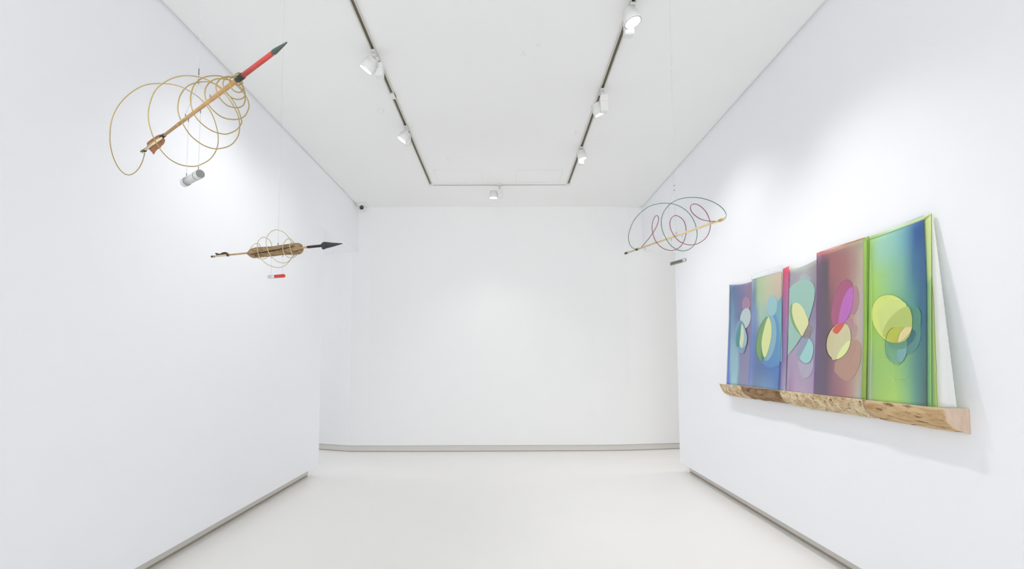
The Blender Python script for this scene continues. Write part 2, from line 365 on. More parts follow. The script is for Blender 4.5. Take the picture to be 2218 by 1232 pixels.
# fletching
c2 = lambda x, y: (290+x/8.21, 270+y/8.21)
bm = bmesh.new()
U1 = [A.vert(*c2(*q)) for q in ((505, 172), (455, 178), (400, 203), (355, 238), (320, 255), (275, 290), (236, 325), (240, 385), (350, 310), (480, 222))]
L1 = [A.vert(*c2(*q)) for q in ((525, 235), (548, 265), (548, 300), (520, 350), (490, 372), (470, 405), (435, 425), (400, 450), (375, 485), (352, 527), (325, 490), (268, 432), (375, 343), (505, 248))]
m_rust = mat('rust_feather', rgb(172, 98, 56), .6, color2=rgb(120, 84, 46), vscale=40)
for nm, poly in (('vane', U1), ('vane', L1)):
    bm2 = bmesh.new(); solid(bm2, poly, A.n, .0022); obj(nm, bm2, m_rust, t)
bm.free()
m_cream = mat('cream_quill', rgb(226, 210, 172), .5); m_olive = mat('shaded_olive_tail', rgb(92, 84, 44), .55)
off = A.n*.004
bm = bmesh.new(); tube(bm, [A.vert(*c2(215, 462))+off, A.vert(*c2(370, 350))+off, A.vert(*c2(520, 245))+off], R(330, 2.4), 10); obj('quill', bm, m_cream, t, True)
bm = bmesh.new(); tube(bm, [A.vert(*c2(130, 480)), A.vert(*c2(300, 368)), A.vert(*c2(500, 215))], R(330, 2.0), 10); obj('tail_shaft', bm, m_olive, t, True)  # dark olive bar: shade above the cream quill put into its colour
bm = bmesh.new(); tube(bm, [A.vert(*c2(240, 392))+off*.5, A.vert(*c2(370, 298))+off*.5, A.vert(*c2(482, 222))+off*.5], R(330, .9), 8); obj('quill', bm, m_cream, t, True)
obj('binding', A.seg(349, 356, R(350, 4.0), R(356, 4.0)), m_black, t)
bm = bmesh.new(); tube(bm, [A.vert(*c2(198, 478))+off, A.vert(*c2(232, 468))+off], R(315, 2.4), 10); obj('binding', bm, m_black, t)
bm = bmesh.new(); tube(bm, [A.vert(*c2(150, 450)), A.vert(*c2(118, 482))], R(310, 1.1), 8); tube(bm, [A.vert(*c2(150, 450)), A.vert(*c2(160, 515))], R(310, 1.1), 8); obj('nock', bm, mat('lime_nock', rgb(196, 196, 130), .5), t)
# suspension
h1 = hookring(A, t, 401.5, R(401, 3.6), 1, .012); h2 = hookring(A, t, 455, R(455, 4.3), 1, .012)
g1 = hookring(A, t, 408.5, R(408, 3.6), -1, .012); g2 = hookring(A, t, 434.5, R(434, 4.1), -1, .012)
lowp = top+Vector((0, 0, -.028)); peg(t, top, top+Vector((0, 0, .022)), .0016); peg(t, top+Vector((0, 0, -.012)), lowp, .0016)
up_wire(t, top+Vector((0, 0, .02))); wire(t, lowp, h1); wire(t, lowp, h2); wire(t, top, top+Vector((0, 0, -.012)))
wz1 = on_plane(404, 386, g1, A.d).z; wz2 = on_plane(430, 368, g2, A.d).z
zw = (wz1+wz2)/2; w1 = Vector((g1.x, g1.y, zw)); w2 = Vector((g2.x, g2.y, zw))
wire(t, g1, w1); wire(t, g2, w2); peg(t, w1, w1+Vector((0, 0, .014)), .0012); peg(t, w2, w2+Vector((0, 0, .014)), .0012)
rw = R(420, 9.3); ca = w1+Vector((0, 0, -rw)); cb = w2+Vector((0, 0, -rw)); ax = (cb-ca).normalized()
bm = bmesh.new(); lathe(bm, ca, ax, [(-.004, rw*.93), ((cb-ca).length+.004, rw*.93)], 28); wt = obj('counterweight', bm, m_glass, t, True)
for q, s in ((ca, -1), (cb, 1)):
    bm = bmesh.new(); lathe(bm, q-ax*.006*s, ax*s, [(0, rw), (.004, rw*1.02), (.020, rw*1.02), (.022, rw*.97)], 28); e = obj('end_cap', bm, m_frost, wt)
    bm = bmesh.new(); lathe(bm, q-ax*.006*s, ax*s, [(.0215, rw*.94), (.0228, rw*.93)], 28); obj('end_disc', bm, m_weightend, wt)
    bm = bmesh.new(); lathe(bm, q-ax*.011*s, ax*s, [(0, rw*1.0), (.002, rw*1.0)], 28); obj('groove', bm, m_weightend, wt)

# ---- mobile with the bark tube
B = Arrow((455, 556), (742, 527.5), EYE+.58)
t = thing('hanging_bark_arrow_mobile', B.P(602), 'suspended thin arrow through a bark tube ringed with brass wire, black ridged point', 'mobile', 'arrow mobiles hung on wires')
R = lambda xs, rp: px_r(B, xs, rp)
obj('shaft', B.seg(493, 668, R(493, 1.8), R(668, 2.1)), m_bamboo, t, True)
obj('tail_shaft', B.seg(457, 493, R(470, 1.5), R(493, 2.3)), mat('pinkish_quill', rgb(205, 186, 164), .5), t, True)
obj('binding', B.seg(492.5, 495.5, R(493, 3), R(495, 3)), m_black, t)
obj('binding', B.seg(459, 461.5, R(459, 2.2), R(461, 2.2)), m_black, t)
obj('binding', B.seg(464.5, 466, R(465, 2.0), R(465, 2.0)), mat('brown_thread', rgb(96, 74, 58), .6), t)
c6 = lambda x, y: (450+x/27.7, 530+y/27.7)
V1 = [B.vert(*c6(*q)) for q in ((440, 490), (530, 492), (620, 515), (700, 540), (760, 530), (850, 480), (950, 445), (1050, 432), (1130, 450), (1200, 500), (1225, 550), (1050, 575), (800, 605), (520, 640), (485, 570))]
bm = bmesh.new(); solid(bm, V1, B.n, .0025); obj('vane', bm, mat('dark_brown_feather', rgb(74, 58, 42), .6, color2=rgb(52, 44, 30), vscale=60), t)
obj('black_section', B.seg(666, 702, R(670, 2.8), R(700, 3.0)), m_black, t, True)
prof = []; s0, s1 = B.at_px(698), B.at_px(742); Lh = s1-s0; r0 = R(702, 7.2)
m_head = mat('black_seed_point', rgb(44, 48, 48), .5, bump=.5, bscale=300)
prof = [(0, r0*.5), (.04, r0*.92), (.10, r0*1.05), (.17, r0*.95)]
for k in range(8):
    f = .18+k*.10; rr = r0*(1.0-k*.118)
    prof += [(f, rr*.84), (f+.03, rr*.98), (f+.08, rr*.90)]
prof.append((1, .0008))
bm = bmesh.new(); lathe(bm, B.a+B.d*s0, B.d, [(f*Lh, r) for f, r in prof], 20, lambda s, a: 1+.06*math.sin(5*a+s*60)); obj('ridged_point', bm, m_head, t, True)
bm = bmesh.new(); bmesh.ops.create_uvsphere(bm, u_segments=14, v_segments=10, radius=R(700, 4.2), matrix=Matrix.Translation(B.P(701)+Vector((0, 0, -R(700, 4.6))))); obj('seed_bead', bm, m_black, t, True)
# bark tube, slit along the visible side
xb0, xb1 = 537.5, 655
sb0, sb1 = B.at_px(xb0), B.at_px(xb1); Lb = sb1-sb0
m_bark = mat('driftwood_bark', rgb(172, 146, 106), .8, color2=rgb(122, 94, 62), vscale=30, stretch=(1, 1, 5), bump=.6, bscale=90, bdist=.003)
bm = bmesh.new(); rings = []; nseg, seg = 64, 48; cxo = Vector((0, 0, -R(600, 1.2)))
for i in range(nseg+1):
    f = i/nseg; end = min(1, (f/.09)**.5 if f < .09 else 1)*min(1, ((1-f)/.05)**.5 if f > .95 else 1)
    end = max(end, .35)
    prof_r = R(600, 11.2)*(.90+.10*math.sin(f*math.pi)+.05*math.sin(f*9))*end
    if f > .88: prof_r *= 1.06
    ring = []
    for k in range(seg):
        a = 2*math.pi*k/seg
        dirv = B.n*math.cos(a)+Vector((0, 0, 1))*math.sin(a)
        p = B.a+B.d*(sb0+Lb*f)+cxo
        rr = prof_r*(1+.10*noise.noise(Vector((f*5, math.cos(a)*1.5, math.sin(a)*1.5)))+.05*noise.noise(Vector((f*30, math.cos(a)*4, math.sin(a)*4))))
        ring.append(bm.verts.new(p+dirv*rr))
    rings.append(ring)
for a_, b_ in zip(rings, rings[1:]):
    for k in range(seg): bm.faces.new((a_[k], a_[(k+1) % seg], b_[(k+1) % seg], b_[k]))
bm.faces.new(rings[0][::-1]); bm.faces.new(rings[-1])
bark = obj('bark_tube', bm, m_bark, t, True)
def bark_pt(x, y):                       # a point on the camera side of the bark tube
    px, py = 520+x/8.8, 480+y/8.8; p = B.P(px)+cxo
    d = ray(px, py).normalized(); r = R(600, 11.6); o = EYEV-p
    # ray against the cylinder around the shaft
    dn = d-B.d*d.dot(B.d); on = o-B.d*o.dot(B.d); a = dn.dot(dn); b = 2*dn.dot(on); c = on.dot(on)-r*r
    disc = b*b-4*a*c
    k = (-b-(math.sqrt(disc) if disc > 0 else 0))/(2*a)
    return EYEV+d*k
m_slit = mat('dark_slit', rgb(48, 32, 30), .8)
bm = bmesh.new(); q = [bark_pt(*v) for v in ((205, 622), (300, 605), (450, 582), (600, 556), (760, 525), (900, 498), (1000, 476), (1040, 470))]
tube(bm, spline(q, 5), [.0014+.0016*math.sin(math.pi*min(1, (i+3)/38)) for i in range(len(spline(q, 5)))], 8); obj('slit', bm, m_slit, bark, True)
bm = bmesh.new(); q = [bark_pt(*v) for v in ((1010, 580), (1050, 572), (1085, 560), (1105, 548))]; tube(bm, spline(q, 4), .0018, 8); obj('slit', bm, m_slit, bark, True)
bm = bmesh.new(); q = [bark_pt(*v) for v in ((285, 640), (300, 652), (310, 668))]; tube(bm, q, .0024, 8); obj('knot', bm, m_slit, bark, True)
c4 = lambda x, y: (520+x/8.8, 480+y/8.8)
tr = [(190, 560, 190), (205, 500, 240), (240, 455, 270), (290, 418, 300), (335, 416, 320), (375, 440, 330), (390, 500, 335), (370, 560, 330), (290, 600, 300), (235, 520, 270), (226, 560, 270), (255, 640, 290), (330, 692, 330), (430, 712, 390), (510, 685, 430), (555, 620, 445), (598, 520, 450), (598, 430, 455), (570, 365, 458), (520, 318, 460), (450, 297, 465), (385, 325, 470), (340, 390, 478), (328, 460, 490), (335, 560, 510), (355, 640, 530), (400, 708, 555), (500, 800, 595), (610, 852, 630), (740, 875, 660), (860, 832, 685), (950, 745, 695), (1005, 640, 700), (1010, 540, 700), (985, 440, 700), (965, 365, 698), (920, 290, 695), (850, 215, 690), (770, 170, 690), (690, 155, 692), (600, 185, 700), (540, 245, 710), (505, 320, 720), (495, 400, 730), (515, 500, 745), (545, 590, 765), (600, 665, 790), (680, 738, 820), (760, 775, 850), (840, 788, 870), (920, 760, 890), (985, 690, 905), (1040, 600, 915), (1060, 500, 920), (1030, 410, 925), (985, 345, 925), (930, 326, 930), (870, 355, 935), (833, 420, 940), (812, 490, 950), (828, 580, 965), (880, 655, 985), (980, 693, 1010), (1060, 655, 1030), (1100, 590, 1040), (1090, 480, 1045), (1040, 410, 1045), (985, 400, 1045), (950, 440, 1050), (955, 520, 1060), (985, 600, 1080), (1030, 645, 1100), (1100, 600, 1120), (1140, 540, 1135), (1150, 500, 1150)]
pts = [B.on(*c4(x, y), c4(xs, 0)[0]) for x, y, xs in tr]
bm = bmesh.new(); tube(bm, spline(pts, 6), .0017, 8); obj('wire_spiral', bm, m_brass2, t, True)
tp = B.P(602)+Vector((0, 0, R(602, 9))); peg(t, tp, tp+Vector((0, 0, .016)), .0022)
b1 = B.P(588.5)+Vector((0, 0, -R(590, 11))); b2 = B.P(613)+Vector((0, 0, -R(613, 11)))
for q in (b1, b2): peg(t, q, q+Vector((0, 0, -.012)))
zb = (on_plane(589, 596, b1, B.d).z+on_plane(612, 594, b2, B.d).z)/2
up_wire(t, tp+Vector((0, 0, .014)))
e1 = Vector((b1.x, b1.y, zb)); e2 = Vector((b2.x, b2.y, zb)); wire(t, b1, e1); wire(t, b2, e2)
bead_at(t, Vector((tp.x, tp.y, at_y(609.5, 292, tp.y).z)), .0026)
rw = R(600, 3.6); f0 = Vector((0, 0, -rw)); dx = B.d
mid = (e1+e2)/2+f0; sA, sB = .044, .044
m_redw = mat('red_weight', rgb(208, 50, 46), .4)
kmid = B.at_px(597.8); base_m = B.a+B.d*kmid; mid0 = Vector((base_m.x, base_m.y, mid.z))
la = (B.at_px(597.8)-B.at_px(583)); lb = (B.at_px(617.5)-B.at_px(597.8))
bm = bmesh.new(); lathe(bm, mid0, -dx, [(0, rw), (la-.002, rw), (la, rw*.8)], 20); wt = obj('counterweight', bm, m_glass, t, True)
bm = bmesh.new(); lathe(bm, mid0, dx, [(0, rw*1.04), (lb-.003, rw*1.04), (lb, rw*.8)], 20); obj('red_half', bm, m_redw, wt, True)

# ---- mobile with green and red wire
Cc = Arrow((1355, 548.5), (1570, 473.5), EYE+.65)
t = thing('hanging_loop_mobile', Cc.P(1465), 'suspended thin pale stick with large green loops and small dark red loops of wire', 'mobile', 'arrow mobiles hung on wires')
R = lambda xs, rp: px_r(Cc, xs, rp)
obj('shaft', Cc.seg(1357, 1568, R(1357, 1.7), R(1568, 2.4)), m_pine, t, True)
obj('bead', Cc.seg(1354, 1356.6, R(1355, 1.8), R(1356, 1.8), [(.5, R(1355, 2.6))]), m_black, t, True)
obj('bead', Cc.seg(1357.6, 1360, R(1358, 1.8), R(1360, 1.8), [(.5, R(1358, 2.5))]), m_black, t, True)
obj('binding', Cc.seg(1378, 1382, R(1380, 2.6), R(1380, 2.6)), mat('green_binding', rgb(52, 72, 50), .5), t)
obj('binding', Cc.seg(1558, 1566, R(1560, 3.4), R(1566, 3.0)), mat('ochre_binding', rgb(196, 160, 100), .6, bump=.5, bscale=600), t)
c3 = lambda x, y: (1330+x/6.16, 400+y/6.16)
m_gw = mat('green_wire', rgb(74, 122, 88), .35, metal=.3); m_rw = mat('dark_red_wire', rgb(134, 62, 72), .3, metal=.3)
gt = [(310, 862, 310), (270, 852, 330), (235, 830, 350), (203, 775, 375), (192, 690, 400), (215, 590, 430), (270, 470, 465), (370, 360, 510), (480, 285, 550), (600, 252, 590), (700, 247, 620), (800, 260, 650), (900, 300, 680), (1000, 380, 715), (1070, 490, 745), (1103, 600, 770), (1105, 700, 790), (1070, 800, 810), (1000, 862, 830), (910, 882, 850), (830, 860, 870), (750, 800, 890), (685, 700, 910), (640, 590, 930), (632, 470, 950), (665, 360, 970), (740, 265, 995), (830, 207, 1020), (930, 178, 1050), (1050, 168, 1090), (1170, 180, 1140), (1300, 220, 1210), (1400, 275, 1280), (1465, 335, 1340), (1497, 400, 1400), (1478, 452, 1450)]
rt_ = [(362, 834, 365), (420, 770, 400), (470, 708, 430), (520, 640, 460), (560, 570, 490), (590, 490, 515), (593, 435, 530), (575, 411, 540), (548, 425, 550), (520, 480, 560), (508, 560, 575), (520, 660, 600), (565, 765, 630), (650, 845, 660), (750, 877, 690), (830, 862, 715), (905, 800, 740), (950, 700, 765), (963, 610, 785), (940, 500, 805), (885, 435, 820), (820, 411, 835), (770, 440, 850), (745, 510, 865), (760, 600, 885), (810, 690, 905), (880, 760, 930), (970, 797, 960), (1060, 800, 990), (1160, 762, 1020), (1240, 690, 1050), (1280, 590, 1080), (1280, 490, 1105), (1240, 385, 1125), (1180, 310, 1140), (1115, 265, 1155), (1055, 258, 1170), (1020, 290, 1190), (1028, 345, 1215), (1070, 400, 1245), (1150, 455, 1285), (1240, 480, 1320), (1320, 489, 1350), (1378, 489, 1375)]
for nm, tt, m in (('green_wire_loops', gt, m_gw), ('red_wire_loops', rt_, m_rw)):
    pts = [Cc.on(*c3(x, y), c3(xs, 0)[0]) for x, y, xs in tt]
    bm = bmesh.new(); tube(bm, spline(pts, 8), .0019, 8); obj(nm, bm, m, t, True)
k1 = hookring(Cc, t, 1397, R(1397, 3), -1, .012); k2 = hookring(Cc, t, 1454.5, R(1454, 3), -1, .010); k3 = hookring(Cc, t, 1477, R(1477, 3), -1, .010); k4 = hookring(Cc, t, 1465, R(1465, 3), 1, .012)
topc = on_plane(1460.5, 412, Cc.P(1463), Cc.d)
bead_at(t, topc, .0034, m_hook); bead_at(t, topc+Vector((0, 0, .026)), .003, m_hook)
up_wire(t, topc); wire(t, topc, k4); wire(t, topc, Cc.on(1450, 440, 1450), Cc.P(1450))
zc = (on_plane(1454.5, 567, k2, Cc.d).z+on_plane(1478.5, 560, k3, Cc.d).z)/2
e1 = Vector((k2.x, k2.y, zc)); e2 = Vector((k3.x, k3.y, zc)); wire(t, k2, e1); wire(t, k3, e2)
bead_at(t, Vector((topc.x, topc.y, at_y(1452, 154, topc.y).z)), .003)
rw = R(1465, 2.0); ax = (e2-e1).normalized(); l0 = (e2-e1).length
m_steel = mat('brushed_steel', rgb(150, 148, 142), .35, metal=.7)
wt = None
for dz in (-rw, -rw*2.9):
    bm = bmesh.new(); lathe(bm, e1-ax*.012+Vector((0, 0, dz)), ax, [(0, rw*.9), (.002, rw), (l0+.024, rw), (l0+.026, rw*.9)], 16)
    wt_ = obj('weight_bar', bm, m_steel, t, True)
bm = bmesh.new(); lathe(bm, e2+ax*.008+Vector((0, 0, -rw*1.9)), ax, [(0, rw*2.1), (.012, rw*2.1)], 20); obj('weight_collar', bm, mat('grey_collar', rgb(190, 188, 184), .35, metal=.3), t, True)

# ------------------------------------------------------------------ log shelf on the right wall
ZT = EYE-.247; RL = .122
def log_mat(name, cA, cB, cD, speck, streak, seed):
    m = bpy.data.materials.new(name); m.use_nodes = True; nt = m.node_tree; p = nt.nodes['Principled BSDF']; p.inputs['Roughness'].default_value = .85; p.inputs['Specular IOR Level'].default_value = .2
    N_ = nt.nodes.new; K = nt.links.new
    tc = N_('ShaderNodeTexCoord'); mp = N_('ShaderNodeMapping'); K(tc.outputs['Object'], mp.inputs[0]); mp.inputs['Scale'].default_value = (1, streak, 1); mp.inputs['Location'].default_value = (seed, seed*2, 0)
    n1 = N_('ShaderNodeTexNoise'); n1.inputs['Scale'].default_value = 24; n1.inputs['Detail'].default_value = 7; n1.inputs['Distortion'].default_value = .6; K(mp.outputs[0], n1.inputs['Vector'])
    r1 = N_('ShaderNodeValToRGB'); r1.color_ramp.elements[0].position = .38; r1.color_ramp.elements[0].color = cB; r1.color_ramp.elements[1].position = .60; r1.color_ramp.elements[1].color = cA; K(n1.outputs['Fac'], r1.inputs[0])
    n2 = N_('ShaderNodeTexNoise'); n2.inputs['Scale'].default_value = 64 if speck else 44; n2.inputs['Detail'].default_value = 3; K(mp.outputs[0], n2.inputs['Vector'])
    r2 = N_('ShaderNodeValToRGB'); r2.color_ramp.elements[0].position = .31 if speck else .32; r2.color_ramp.elements[0].color = (1, 1, 1, 1); r2.color_ramp.elements[1].position = .41 if speck else .43; r2.color_ramp.elements[1].color = (0, 0, 0, 1); K(n2.outputs['Fac'], r2.inputs[0])
    mx = N_('ShaderNodeMix'); mx.data_type = 'RGBA'; K(r2.outputs[0], mx.inputs[0]); K(r1.outputs[0], mx.inputs[6]); mx.inputs[7].default_value = cD; K(mx.outputs[2], p.inputs['Base Color'])
    b = N_('ShaderNodeBump'); b.inputs['Strength'].default_value = .8; b.inputs['Distance'].default_value = .006; K(n1.outputs['Fac'], b.inputs['Height'])
    b2 = N_('ShaderNodeBump'); b2.inputs['Strength'].default_value = .6; b2.inputs['Distance'].default_value = .003; b2.invert = True; K(r2.outputs[0], b2.inputs['Height']); K(b.outputs[0], b2.inputs['Normal']); K(b2.outputs[0], p.inputs['Normal'])
    return m
m_logA = log_mat('speckled_pale_wood', rgb(222, 206, 172), rgb(190, 160, 118), rgb(120, 88, 58), True, .6, 1)
m_logB = log_mat('smooth_brown_wood', rgb(166, 138, 104), rgb(138, 108, 76), rgb(116, 86, 56), False, .35, 7)
m_logD = log_mat('streaked_tan_wood', rgb(212, 184, 142), rgb(184, 150, 106), rgb(132, 100, 62), False, .22, 13)
m_cut = mat('sawn_pink_wood', rgb(204, 182, 162), .75, color2=rgb(190, 166, 144), vscale=14, stretch=(3, 3, 1))
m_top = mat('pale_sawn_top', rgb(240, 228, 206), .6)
shelf = thing('log_shelf', (XR-.06, 4, ZT-.06), 'long half-round driftwood log shelf on the right wall in four joined lengths', 'shelf')
def log_y(px, py=None):
    # depth of a point of the front top edge
    lo, hi = 1.5, 8.
    for _ in range(50):
        mid = (lo+hi)/2; v = Vector((XR-RL, mid, ZT))-EYEV; u = U0+F*v.dot(rt)/v.dot(fw)
        if u > px: lo = mid
        else: hi = mid
    return mid
ybreak = [2.615, log_y(1868), log_y(1686), log_y(1603), log_y(1557)]
segs = [(ybreak[0], ybreak[1], m_logD, 0, 1.0, 'tan streaked length with sawn pinkish end', .05), (ybreak[1], ybreak[2], m_logA, 1, .97, 'pale speckled length in the middle', .05),
        (ybreak[2], ybreak[3], m_logB, 2, .93, 'smooth brown length with bulging underside', .16), (ybreak[3], ybreak[4], m_logA, 3, .96, 'short pale speckled length at the far end', .05)]
for y0, y1, m, sd, k, lab, amp in segs:
    bm = bmesh.new(); n = max(8, int((y1-y0)/.018)); na = 18; rows = []
    for i in range(n+1):
        f = i/n; y = y0+.002+(y1-y0-.004)*f; row = []
        for j in range(na+1):
            th = math.pi/2*j/na
            nn = noise.noise(Vector((y*2.2+sd*9, th*1.2, sd)))*amp + noise.noise(Vector((y*9+sd*5, th*3, sd*3)))*.045 + noise.noise(Vector((y*30, th*9, sd*7)))*.02
            endf = 1-.05*max(0, 1-min(f, 1-f)*14) if sd != 0 or f > .5 else 1
            rr = RL*k*(1+nn*(math.sin(th)**.5 if j else 0))*endf
            if j == 0: rr = RL*(1+.012*noise.noise(Vector((y*6, 3, sd))))
            dyo = 0
            if sd != 0: pass
            row.append(bm.verts.new((XR-.002-rr*math.cos(th), y+(.02*math.sin(th*2)*(1 if f < .1 and sd else 0)), ZT-rr*math.sin(th))))
        row.append(bm.verts.new((XR-.002, y, ZT))); rows.append(row)
    for a_, b_ in zip(rows, rows[1:]):
        c_ = len(a_)
        for j in range(c_): bm.faces.new((a_[j], a_[(j+1) % c_], b_[(j+1) % c_], b_[j]))
    bm.faces.new(rows[0]); bm.faces.new(rows[-1][::-1])
    o = obj('log_length', bm, m, shelf, True); o['label'] = lab
    o.data.materials.append(m_cut); o.data.materials.append(m_top)
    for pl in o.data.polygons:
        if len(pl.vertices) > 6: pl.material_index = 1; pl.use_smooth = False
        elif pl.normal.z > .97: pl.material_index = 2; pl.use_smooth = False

# ------------------------------------------------------------------ film panels leaning on the wall
P_TOP = Vector((XR-.018, 0, EYE+.75)); P_BOT = Vector((XR-.100, 0, ZT+.002))
n_film = Vector((0, 1, 0)).cross((P_TOP-P_BOT).normalized()).normalized()
if n_film.x > 0: n_film = -n_film
def film_pt(x, y, off=0):
    p = on_plane(x, y, P_BOT+n_film*off, n_film); p.z = max(p.z, ZT+.0012); return p
def soft(c, k):
    l = .3*c[0]+.59*c[1]+.11*c[2]; return rgb(*[v*.9+l*.1 for v in c], k=k)
def film_mat(name, rows, alpha=.68, rough=.28):
    """rows = [(v, [(u, rgb), ...]), ...] the colours of the layered film over its width u and height v"""
    m = bpy.data.materials.new(name); m.use_nodes = True; nt = m.node_tree; p = nt.nodes['Principled BSDF']; N_ = nt.nodes.new; K = nt.links.new
    p.inputs['Roughness'].default_value = rough; p.inputs['Specular IOR Level'].default_value = .35; p.inputs['Alpha'].default_value = alpha
    uv = N_('ShaderNodeUVMap'); uv.uv_map = 'uv'; sp = N_('ShaderNodeSeparateXYZ'); K(uv.outputs[0], sp.inputs[0])
    last = None
    for i, (v, stops) in enumerate(rows):
        r = N_('ShaderNodeValToRGB'); cr = r.color_ramp; cr.interpolation = 'EASE' if len(stops) < 4 else 'LINEAR'
        while len(cr.elements) < len(stops): cr.elements.new(.5)
        for e, (u, c) in zip(cr.elements, stops): e.position = u
        for e, (u, c) in zip(cr.elements, stops): e.color = soft(c, 1.25)
        K(sp.outputs[0], r.inputs[0])
        if last is None: last = r.outputs[0]
        else:
            mr = N_('ShaderNodeMapRange'); mr.interpolation_type = 'SMOOTHSTEP'; mr.inputs[1].default_value = rows[i-1][0]; mr.inputs[2].default_value = v; K(sp.outputs[1], mr.inputs[0])
            mx = N_('ShaderNodeMix'); mx.data_type = 'RGBA'; K(mr.outputs[0], mx.inputs[0]); K(last, mx.inputs[6]); K(r.outputs[0], mx.inputs[7]); last = mx.outputs[2]
    K(last, p.inputs['Base Color'])
    tc = N_('ShaderNodeTexCoord'); mp = N_('ShaderNodeMapping'); K(tc.outputs['Object'], mp.inputs[0]); mp.inputs['Scale'].default_value = (1, 1, .25)
    ns = N_('ShaderNodeTexNoise'); ns.inputs['Scale'].default_value = 14; K(mp.outputs[0], ns.inputs['Vector']); b = N_('ShaderNodeBump'); b.inputs['Strength'].default_value = .25; b.inputs['Distance'].default_value = .004; K(ns.outputs['Fac'], b.inputs['Height']); K(b.outputs[0], p.inputs['Normal'])
    return m
def lerp_poly(poly, f):
    f *= len(poly)-1; i = min(int(f), len(poly)-2); g = f-i
    return (poly[i][0]*(1-g)+poly[i+1][0]*g, poly[i][1]*(1-g)+poly[i+1][1]*g)
def sheet(name, left, right, m, parent, off=0, nu=20, nv=40, wave=.0015, th=.0012, seed=0, top=None):
    """a thin sheet between two sighted side edges (lists from top to bottom)"""
    me = bpy.data.meshes.new(name); V = []; UV = []; Fc = []
    for j in range(nv+1):
        v = j/nv; a = lerp_poly(left, v); b = lerp_poly(right, v)
        for i in range(nu+1):
            u = i/nu; x = a[0]+(b[0]-a[0])*u; y = a[1]+(b[1]-a[1])*u
            if top and v < .2: y += top(u)*(1-v/.2)
            w = wave*(noise.noise(Vector((u*2.5+seed, v*1.6, seed)))+.4*math.sin(u*7+seed))
            V.append(film_pt(x, y)+n_film*(off+w)); UV.append((u, v))
    n = len(V)
    V += [p-n_film*th for p in V]; UV += UV[:]
    w_ = nu+1
    for j in range(nv):
        for i in range(nu):
            q = (j*w_+i, j*w_+i+1, (j+1)*w_+i+1, (j+1)*w_+i); Fc.append(q); Fc.append(tuple(n+k for k in q[::-1]))
    for j in range(nv):
        for i in (0, nu): a, b = j*w_+i, (j+1)*w_+i; Fc.append((a, b, b+n, a+n))
    for i in range(nu):
        for j in (0, nv): a, b = j*w_+i, j*w_+i+1; Fc.append((a, a+n, b+n, b))
    me.from_pydata([tuple(p) for p in V], [], Fc); uvl = me.uv_layers.new(name='uv')
    for lp in me.loops: uvl.data[lp.index].uv = UV[lp.vertex_index]
    me.update(); bm = bmesh.new(); bm.from_mesh(me); bpy.data.meshes.remove(me)
    return obj(name, bm, m, parent, True)
def ell(cx, cy, rx, ry, rot=0, n=48):
    c, s = math.cos(math.radians(rot)), math.sin(math.radians(rot))
    return [(cx+rx*math.cos(t)*c-ry*math.sin(t)*s, cy+rx*math.cos(t)*s+ry*math.sin(t)*c) for t in [2*math.pi*k/n for k in range(n)]]
_mc = {}
def dmat(c, a):
    k = (c, a)
    if k not in _mc: _mc[k] = mat('film_tint', soft(c, 1.02+(1-a)*.5), .3, spec=.35, alpha=a)
    return _mc[k]
def disc(poly, c, a, parent, off, rim=None, name='film_disc'):
    """a cut-out of tinted film; a = how much of the sheet beneath it hides"""
    if 3 < len(poly) < 40:
        k4_ = spline([Vector((x, y, 0)) for x, y in poly], 5); n4 = len(poly)-1
        if rim: rim = (rim[0]*5, rim[1]*5)+tuple(rim[2:])
        poly = [(q.x, q.y) for q in k4_]
    pts = [film_pt(x, y, off) for x, y in poly]
    bm = bmesh.new(); solid(bm, pts, n_film, .0008); o = obj(name, bm, dmat(c, a), parent)
    if rim:
        k = len(pts); i0, i1 = rim[0], rim[1]; q = [pts[i % k]+n_film*.0006 for i in range(i0, i1+1)]
        bm = bmesh.new(); tube(bm, q, rim[2], 6); obj('cut_edge_shade', bm, dmat(rim[3], 1), o)  # dark tube, shading of the cut-out edge put into its colour
    return o
def film_panel(x, label): return thing('film_panel', film_pt(x, 840), label, 'panel', 'layered colour film panels')

# panel 1 (far left)
t = film_panel(1600, 'blue and mauve layered film panel at the far left end of the log shelf')
m1 = film_mat('blue_mauve_film', [
 (0, [(0, (110, 150, 190)), (.15, (78, 116, 168)), (.5, (112, 118, 156)), (1, (150, 124, 148))]),
 (.06, [(0, (64, 104, 150)), (.2, (92, 112, 156)), (.6, (130, 118, 152)), (1, (152, 122, 148))]),
 (.45, [(0, (60, 104, 160)), (.12, (84, 134, 170)), (.4, (112, 116, 160)), (1, (150, 126, 160))]),
 (.85, [(0, (86, 114, 178)), (.1, (116, 168, 186)), (.32, (136, 184, 196)), (.42, (130, 132, 166)), (1, (150, 140, 176))]),
 (1, [(0, (88, 116, 208)), (.08, (96, 128, 206)), (.14, (130, 190, 198)), (.3, (136, 192, 198)), (.36, (126, 136, 172)), (1, (152, 146, 180))])])
sheet('film_sheet', [(1582, 617), (1580, 690), (1576, 832)], [(1638, 605), (1638, 700), (1638, 842)], m1, t, 0, seed=1, top=lambda u: 4*math.sin(u*3))
m1e = film_mat('blue_edge_film', [(0, [(0, (96, 140, 110)), (1, (90, 130, 150))]), (.4, [(0, (78, 116, 170)), (1, (90, 140, 180))]), (1, [(0, (84, 112, 212)), (1, (96, 130, 212))])])
sheet('film_edge', [(1580.5, 616), (1579.5, 690), (1574, 832)], [(1583, 617), (1582, 700), (1578.5, 832)], m1e, t, .003, nu=3, seed=2, wave=.0005)
disc(ell(1616.5, 658, 9, 15, 4), (176, 140, 166), .5, t, .002)
disc(ell(1614.5, 689, 11.5, 22.5, 8), (182, 200, 200), .85, t, .003, (22, 36, .0009, (70, 74, 104)))
